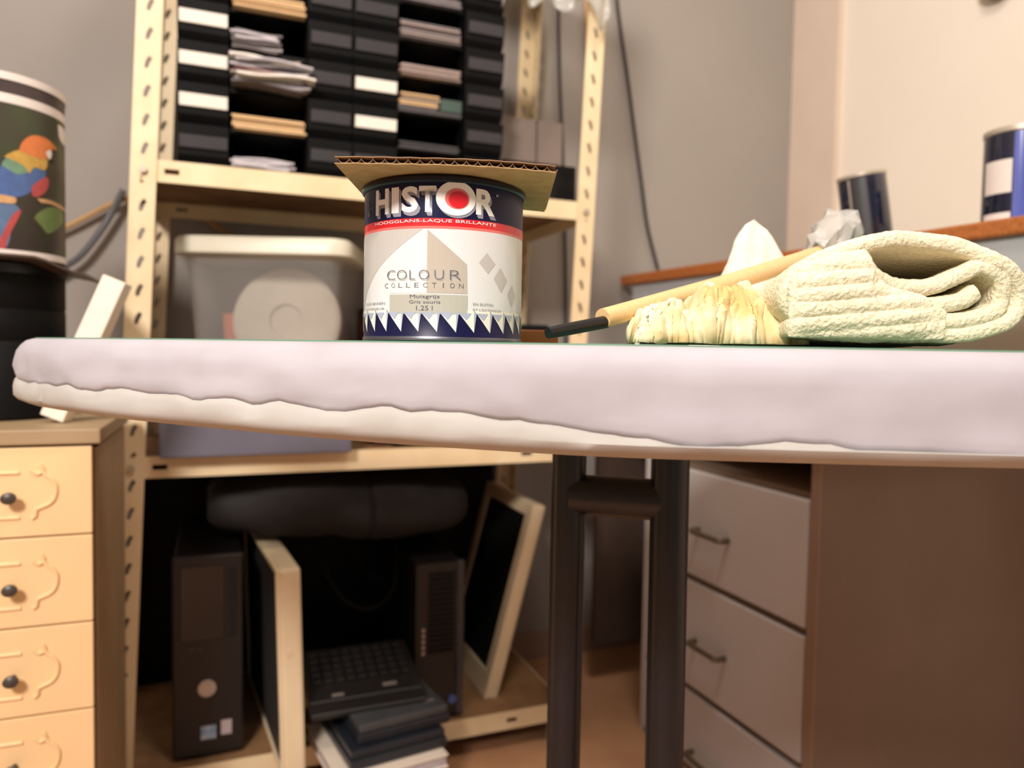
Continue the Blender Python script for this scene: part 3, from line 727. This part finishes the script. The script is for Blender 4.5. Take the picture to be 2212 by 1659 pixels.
# ------------------------------------------------------------------ paint tin
CC = Vector((-0.0490, 0.5200, 0)); CR = 0.0545; CH = 0.111
can = thing('paint_tin', 'large paint tin with navy, red and pearl grey printed label', 'paint tin', (CC.x, CC.y, TT), 0); can.scale = (1, 1, 0.94)
cf = Vector((0.094, -0.9956, 0)); cr_ = Vector((0.9956, 0.094, 0))
def cfn(a, z, o): return tuple((CR+o)*(math.cos(a)*cf+math.sin(a)*cr_)+Vector((0,0,z)))
bm = B()
lathe(bm, [(CR-0.003,0.0),(CR+0.0005,0.0008),(CR+0.0007,0.0022),(CR,0.0035),(CR,0.0215),(CR,0.0750),(CR,0.0768),(CR,0.0820),(CR,0.1055),(CR+0.0006,0.1062)], 128,
      mi=[1,1,1,0,2,4,3,0,0])
obj('tin_body', bm, [M['navy'], M['tinmetal'], M['label'], M['red'], M['redlight']], can, smooth=True)
bm = B(); lathe(bm, [(CR+0.0006,0.1055),(CR+0.0018,0.1065),(CR+0.0018,0.109),(CR,0.1106),(CR-0.003,0.1106),(CR-0.005,0.107),(0.0,0.107)], 128, cap=False); obj('lid_rim', bm, M['tinblack'], can, smooth=True)

def glyph(ch, a0, a1, z0, z1, bold=0.0, skew=0.0, res=3):
    cu = bpy.data.curves.new('t', 'FONT'); cu.body = ch; cu.resolution_u = res; cu.offset = bold
    o = bpy.data.objects.new('t', cu); COL.objects.link(o)
    bpy.context.view_layer.update()
    dg = bpy.context.evaluated_depsgraph_get()
    me = bpy.data.meshes.new_from_object(o.evaluated_get(dg))
    bpy.data.objects.remove(o); bpy.data.curves.remove(cu)
    xs = [v.co.x for v in me.vertices]; ys = [v.co.y for v in me.vertices]
    x0, x1, y0, y1 = min(xs), max(xs), min(ys), max(ys)
    for v in me.vertices:
        u = (v.co.x-x0)/(x1-x0) if x1 > x0 else .5; w_ = (v.co.y-y0)/(y1-y0)
        v.co = Vector((a0+(a1-a0)*u+skew*w_, z0+(z1-z0)*w_, 0))
    return me
def text_part(name, items, m, off, parent=can, fn=cfn, label=None):
    bm = B()
    for it in items:
        me = glyph(*it); bm.from_mesh(me); bpy.data.meshes.remove(me)
    bend(bm, fn, off); o = obj(name, bm, m, parent)
    if label: o['label'] = label
    return o
zt, zb = 0.1030, 0.0858
word = [('H',-53.5,-40),('I',-37.5,-31.5),('S',-29.5,-17.5),('T',-17,-5.5),('R',21,35.5)]
for dk, (da, dz, m, off) in enumerate(((1.6,-0.0024,'lettergrey',.00025),(1.0,-0.0014,'lettergrey',.0003),(0,0,'letterwhite',.0005))):
    for c, a0, a1 in word:
        text_part('letter' if m == 'letterwhite' else 'letter_shadow', [(c, a0+da, a1+da, zb+dz, zt+dz, 0.035)], M[m], off)
def ell(ca, cz, ra, rz, n=36): return [(ca+ra*math.cos(2*math.pi*i/n), cz+rz*math.sin(2*math.pi*i/n)) for i in range(n)]
curved('ring_shadow', ell(8.6,0.0935,13.2,0.0112), M['lettergrey'], can, cfn, .00035)
curved('white_ring', ell(7.5,0.0952,13.2,0.0114), M['letterwhite'], can, cfn, .0007)
curved('ring_shade', ell(8.2,0.0950,8.0,0.0068), M['redlight'], can, cfn, .0009)
curved('red_dot', ell(8.8,0.0944,6.3,0.0055), M['red'], can, cfn, .0011)
curved('registered_mark', ell(37.6,0.1003,1.0,0.0009,16), M['lettergrey'], can, cfn, .0005)
text_part('band_text', [('HOOGGLANS-LAQUE BRILLANTE', -54, 37, 0.0789, 0.0812, 0.0)], M['letterwhite'], .0004)
# label print, angle in degrees and height in metres
curved('label_shape', [(-90,0.0749),(-14,0.0749),(-30,0.064),(-50,0.050),(-66,0.036),(-78,0.022),(-90,0.022)], M['labelgrey'], can, cfn, .00015)
curved('label_shape', [(-12,0.0745),(-11,0.0325),(-38.5,0.0325),(-38.5,0.056),(-26,0.066)], M['labelcream'], can, cfn, .0002)
curved('label_shape', [(-11,0.0745),(15.3,0.052),(16,0.0325),(-11,0.0325)], M['labeltaupe'], can, cfn, .0002)
curved('label_shape', [(50,0.034),(56,0.041),(61,0.034),(55,0.026)], M['labelgrey'], can, cfn, .0002)
curved('label_shape', [(24,0.054),(30,0.061),(37,0.054),(31,0.047)], M['labelgrey'], can, cfn, .0002)
curved('label_shape', [(36,0.044),(42,0.052),(49,0.044),(43,0.035)], M['labelgrey'], can, cfn, .0002)
curved('colour_swatch', [(-38.5,0.0315),(16,0.0315),(16,0.0185),(-38.5,0.0185)], M['swatch'], can, cfn, .00035)
col_l = [('C',-41,-34),('O',-32.5,-25),('L',-23,-19),('O',-16.5,-9.5),('U',-6,0),('R',4,11.5)]
for dz, da, mm, of in ((-0.0010,0.5,'inklight',.0003),(0,0,'ink',.0004)):
    text_part('colour_lettering', [(c, a0+da, a1+da, 0.0415+dz, 0.0478+dz, -0.022) for c, a0, a1 in col_l], M[mm], of)
cl2 = 'COLLECTION'
text_part('collection_lettering', [(c, -43+i*5.9+(1.2 if c=='I' else 0), -40+i*5.9-(1.2 if c=='I' else 0), 0.0360, 0.0392, -0.01) for i, c in enumerate(cl2)], M['ink'], .0004)
text_part('swatch_text', [('Muisgrijs', -22.5, -2.5, 0.0283, 0.0313, 0.0), ('Gris souris', -23, -2, 0.0254, 0.0276, 0.0), ('1.25 l', -18, -7, 0.0208, 0.0240, 0.0)], M['ink'], .0005)
text_part('side_text', [('VOOR BINNEN', -70, -43, 0.0250, 0.0268, 0.0), ("L'INTERIEUR", -70, -43, 0.0212, 0.0230, 0.0), ('EN BUITEN', 20, 35.5, 0.0250, 0.0268, 0.0), ("ET L'EXTERIEUR", 20, 43, 0.0212, 0.0230, 0.0)], M['inklight'], .0004)
text_part('edge_text', [('L', -66, -62, 0.094, 0.098, 0.02), ('E', -66, -62, 0.087, 0.091, 0.02)], M['greypaper'], .0004)
bm = B()
for k in range(29):
    a0 = -180+k*360/29+2.3; a1 = a0+360/29
    bm.faces.new([bm.verts.new(p) for p in ((a0,0.0216,0),(a1,0.0216,0),(a1,0.0065,0))])
bend(bm, cfn, .0003); obj('zigzag_print', bm, M['labelcream'], can)
bm = B()
for k in range(29):
    a0 = -180+k*360/29+2.3; a1 = a0+360/29
    bm.faces.new([bm.verts.new(p) for p in ((a1,0.0212,0),(a1+1.7,0.0195,0),(a1,0.0065,0))])
    bm.faces.new([bm.verts.new(p) for p in ((a0+1.5,0.0196,0),(a1-2,0.0196,0),(a0+7,0.0150,0))])
bend(bm, cfn, .0005); obj('zigzag_facets', bm, mat('blue grey facet', (176,184,204), 0.4), can)

# cardboard square on the tin, real flutes
cb = thing('cardboard_piece', 'square of corrugated cardboard lying on the paint tin', 'cardboard', (-0.0405, 0.445, TT+CH*0.94+0.0002), R(2.5))
def liner(z0, z1, name):
    bm = B(); n = 30; v = []
    pts = []
    for i in range(n+1):
        x = -0.0665+0.131*i/n; pts.append((x, 0.0006*math.sin(i*1.7)))
    lo_ = []; 
    def zz(x): return -18*(0.2*x+0.0)**2*0+(-0.0032*(x/0.065)**2*(0.4 if x < 0 else 1.4))*0.6
    fr = [bm.verts.new((x, y, z0+zz(x))) for x, y in pts]; fr2 = [bm.verts.new((x, y, z1+zz(x))) for x, y in pts]
    bk = [bm.verts.new((x+0.004, 0.125, z0+zz(x))) for x, y in pts]; bk2 = [bm.verts.new((x+0.004, 0.125, z1+zz(x))) for x, y in pts]
    for i in range(n):
        bm.faces.new((fr[i],fr[i+1],fr2[i+1],fr2[i])); bm.faces.new((bk[i],bk[i+1],bk2[i+1],bk2[i]))
        bm.faces.new((fr[i],fr[i+1],bk[i+1],bk[i])); bm.faces.new((fr2[i],fr2[i+1],bk2[i+1],bk2[i]))
    bm.faces.new((fr[0],fr2[0],bk2[0],bk[0])); bm.faces.new((fr[n],fr2[n],bk2[n],bk[n]))
    return obj(name, bm, M['cardboard'] if 'lower' in name else M['cardliner'], cb)
liner(0.0, 0.0005, 'liner_lower'); liner(0.0038, 0.0043, 'liner_upper')
bm = B(); n = 240; rows = []
for i in range(n+1):
    x = -0.0665+0.131*i/n
    z = 0.00215+0.0016*math.sin(i/n*2*math.pi*19)+(-0.0032*(x/0.065)**2*(0.4 if x < 0 else 1.4))*0.6
    x += 0.0012*math.cos(i/n*2*math.pi*19)
    rows.append([bm.verts.new((x+0.004*(y/0.125), y, z+dz)) for y, dz in ((0.0003,-0.00016),(0.0003,0.00016),(0.124,0.00016),(0.124,-0.00016))])
for a, b in zip(rows, rows[1:]):
    for c in range(4): bm.faces.new((a[c], a[(c+1)%4], b[(c+1)%4], b[c]))
obj('flutes', bm, M['cardliner'], cb, smooth=True)

# small wooden block behind the tin
o = boxo('wooden_block', -0.03, 0.03, -0.01, 0.01, 0, 0.013, M['wooddark'], None); o.location = (0.008, 0.63, TT); tag(o, 'small orange-brown wooden block behind the paint tin', 'block')

# ------------------------------------------------------------------ stick with black grip, plastic sleeve
t = thing('stirring_stick', 'round wooden stick with black end and clear sleeve resting on cloths', 'stick', (0, 0, 0), 0)
p0 = Vector((0.0215,0.455,TT+0.0065)); p1 = Vector((0.0600,0.482,TT+0.0150)); p2 = Vector((0.272,0.665,TT+0.0860))
t.location = p0
def rel(p): return tuple(Vector(p)-p0)
ext = (p1-p0).normalized()
bm = B(); tube(bm, [rel(p0), rel(p0+ext*0.012), rel(p1)], 0.0042, 16, 0, taper=(0.85,1.0)); obj('black_end', bm, M['blacksat'], t, smooth=True)['label'] = 'black plastic end'
bm = B(); tube(bm, [rel(p1+Vector((-0.002,-0.001,0.0022))), rel(p1.lerp(p2,0.5)), rel(p2)], 0.0068, 18, 0, taper=(0.95,1.1)); obj('wooden_rod', bm, M['stick'], t, smooth=True)
bm = B()
d = (p2-p1).normalized()
rings = []
for i in range(15):
    u = i/14; c = p2-d*0.006+d*0.044*u+Vector((0,0,0.014*u)); a = d.cross(Vector((0,0,1))).normalized(); b = a.cross(d)
    rings.append([bm.verts.new(rel(c+(0.010+0.012*u+0.008*fbm((u*5,k*0.7,1),1.0))*(a*math.cos(k*math.pi/8)+b*math.sin(k*math.pi/8)))) for k in range(16)])
for p, q in zip(rings, rings[1:]):
    for i in range(16): bm.faces.new((p[i], p[(i+1)%16], q[(i+1)%16], q[i]))
o = obj('plastic_sleeve', bm, M['clear'], t, smooth=True); o['label'] = 'crumpled clear plastic sleeve'
o.modifiers.new('thickness', 'SOLIDIFY').thickness = 0.0006

# ------------------------------------------------------------------ cloths
# folded towel: a strip folded in a loose loop, swept backwards
TKX = 0.43/1600
def tp2(x, y): return ((x-1106)*TKX, max(0.003, (764-y)*TKX*1.0))
path = [(1690,738),(1790,744),(1900,747),(2070,744),(2165,720),(2200,670),(2175,612),(2100,572),(2010,548),(1920,545),(1830,562),(1755,592),(1705,630),(1688,670),(1705,700),(1740,716),(1900,720),(2070,716),(2150,692),(2152,630),(2110,596),(2062,614),(2000,642),(1930,646),(1875,624),(1848,596),(1812,590),(1762,614),(1736,655),(1790,682),(1930,684),(2050,678),(2098,652)]
pc = catmull([(*tp2(x, y), 0) for x, y in path], 7)
bm = B(); ny = 34; gv = []
for i, p in enumerate(pc):
    row = []
    a = pc[max(i-1,0)]; b = pc[min(i+1,len(pc)-1)]; dd = (b-a).normalized(); nn = Vector((-dd.y, dd.x, 0))
    for j in range(ny+1):
        y = 0.425+0.20*j/ny; q_ = max(0, (j/ny-0.08)/0.92)**1.1
        nx_ = fbm((p.x*18+3, y*22, p.y*18), 1.0)*0.0022+fbm((i*0.9, y*260, 2), 1.0)*0.0005
        fx = p.x+nn.x*nx_; fz = p.y+nn.y*nx_
        yy = y+0.006*fbm((p.x*14, 5, p.y*14), 1.0)*(1-j/ny)
        row.append(bm.verts.new((fx*(yy/0.43)**0.25, yy, TT+0.0035+fz*(1-0.55*q_))))
    gv.append(row)
for i in range(len(gv)-1):
    for j in range(ny): bm.faces.new((gv[i][j], gv[i+1][j], gv[i+1][j+1], gv[i][j+1]))
tw = obj('folded_towel', bm, M['towel'], smooth=True); sd = tw.modifiers.new('thickness', 'SOLIDIFY'); sd.thickness = 0.0098; sd.offset = 0
tag(tw, 'thick cream terry towel folded in a loose loop at the table right', 'towel')
tx = bpy.data.textures.new('terry', 'CLOUDS'); tx.noise_scale = 0.0022
ds = tw.modifiers.new('sub', 'SUBSURF'); ds.levels = 1; ds.render_levels = 1
dm = tw.modifiers.new('terry', 'DISPLACE'); dm.texture = tx; dm.strength = 0.0010; dm.texture_coords = 'GLOBAL'
# front flap of the towel, closing its left half
bm = B(); g = []; nu, nv = 60, 40
tab = [(1682,655),(1700,612),(1760,584),(1838,572),(1852,622),(1885,650),(1960,668),(2010,700)]
for i in range(nu+1):
    px = 1682+328*i/nu
    for (a, ya), (b, yb) in zip(tab, tab[1:]):
        if px <= b: top = ya+(yb-ya)*(px-a)/(b-a); break
    row = []
    for j in range(nv+1):
        v = j/nv; py = top+(750-top)*v; x, z = tp2(px, py)
        e = math.sin(math.pi*v)**0.5*min(1, (2010-px)/90, (px-1675)/30)
        y = 0.4195-0.0065*e+0.0011*math.sin(py*0.21+px*0.02)*e+0.0012*fbm((x*60, z*60, 2), 1.0)
        row.append(bm.verts.new((x, y, TT+0.003+z)))
    g.append(row)
for i in range(nu):
    for j in range(nv): bm.faces.new((g[i][j], g[i+1][j], g[i+1][j+1], g[i][j+1]))
fl_ = obj('front_flap', bm, M['towel'], tw, smooth=True); sd = fl_.modifiers.new('thickness', 'SOLIDIFY'); sd.thickness = 0.005; sd.offset = 0
dm = fl_.modifiers.new('sub', 'SUBSURF'); dm.levels = 1; dm.render_levels = 1
dm = fl_.modifiers.new('terry', 'DISPLACE'); dm.texture = tx; dm.strength = 0.0010; dm.texture_coords = 'GLOBAL'
# crumpled rag: pleats running towards the camera
def rag():
    bm = B(); g = []; nu, nv = 150, 60
    for i in range(nu+1):
        u = i/nu*2-1; row = []
        fl = math.sin(u*7+4.0*fbm((u*1.8, 2.0, 5), 1.0)+1.0)
        amp = 0.75 if u < 0.0 else 0.75-0.6*min(1, u*4)
        for j in range(nv+1):
            v = j/nv*2-1
            e = max(0.0, 1-abs(v)**2.6)**0.5
            eu = max(0.0, 1-abs(u)**6)**0.5
            hh = 0.030+0.008*u+0.010*fbm((u*3.1, 1, 9), 1.0)+0.003*math.sin(u*5+1)
            z = hh*e*eu*(1+0.12*amp*fl)
            x = 0.1290+0.051*u+0.004*fbm((u*3, v*3, 2), 1.0)+0.004*v
            y = 0.485+0.040*v-0.009*amp*fl*e*(1 if v < 0 else 0.3)+0.008*fbm((u*4, v*2.5, 7), 1.0)
            z += e*0.012*fbm((u*3.4, v*3, 3), 1.0)
            z = min(z, 0.048)
            row.append(bm.verts.new((x, y, TT+max(0.0016, z))))
        g.append(row)
    for i in range(nu):
        for j in range(nv): bm.faces.new((g[i][j], g[i+1][j], g[i+1][j+1], g[i][j+1]))
    # a second fold lying over the top
    o = obj('crumpled_rag', bm, M['rag'], smooth=True)
    s_ = o.modifiers.new('thickness', 'SOLIDIFY'); s_.thickness = 0.0022; s_.offset = 1
    return tag(o, 'crumpled yellow stained rag left of the folded towel', 'cloth')
rag()
def tissue():
    bm = B(); n = 48; m_ = 22; rings = []
    for j in range(m_+1):
        v = j/m_; rad = 0.047*(1-v)**0.5+0.001
        rings.append([])
        for k in range(n):
            a = 2*math.pi*k/n
            q = rad*(1+0.22*(1-v*0.5)*math.sin(a*3+v*2.5+0.6)+0.16*fbm((math.cos(a)*2, math.sin(a)*2, v*2.5), 1.0))
            rings[-1].append(bm.verts.new((0.213+0.006*math.sin(v*2.2)+q*math.cos(a), 0.680+q*math.sin(a)*0.7, TT+0.0015+0.111*v*(1+0.05*math.sin(a*2)))))
    for p, q in zip(rings, rings[1:]):
        for i in range(n): bm.faces.new((p[i], p[(i+1)%n], q[(i+1)%n], q[i]))
    bm.faces.new(rings[0]); bm.faces.new(rings[-1])
    return tag(obj('cloth_bundle', bm, M['tissue'], smooth=True), 'white peaked bundle of cloth sticking up behind the wooden stick', 'cloth')
tissue()
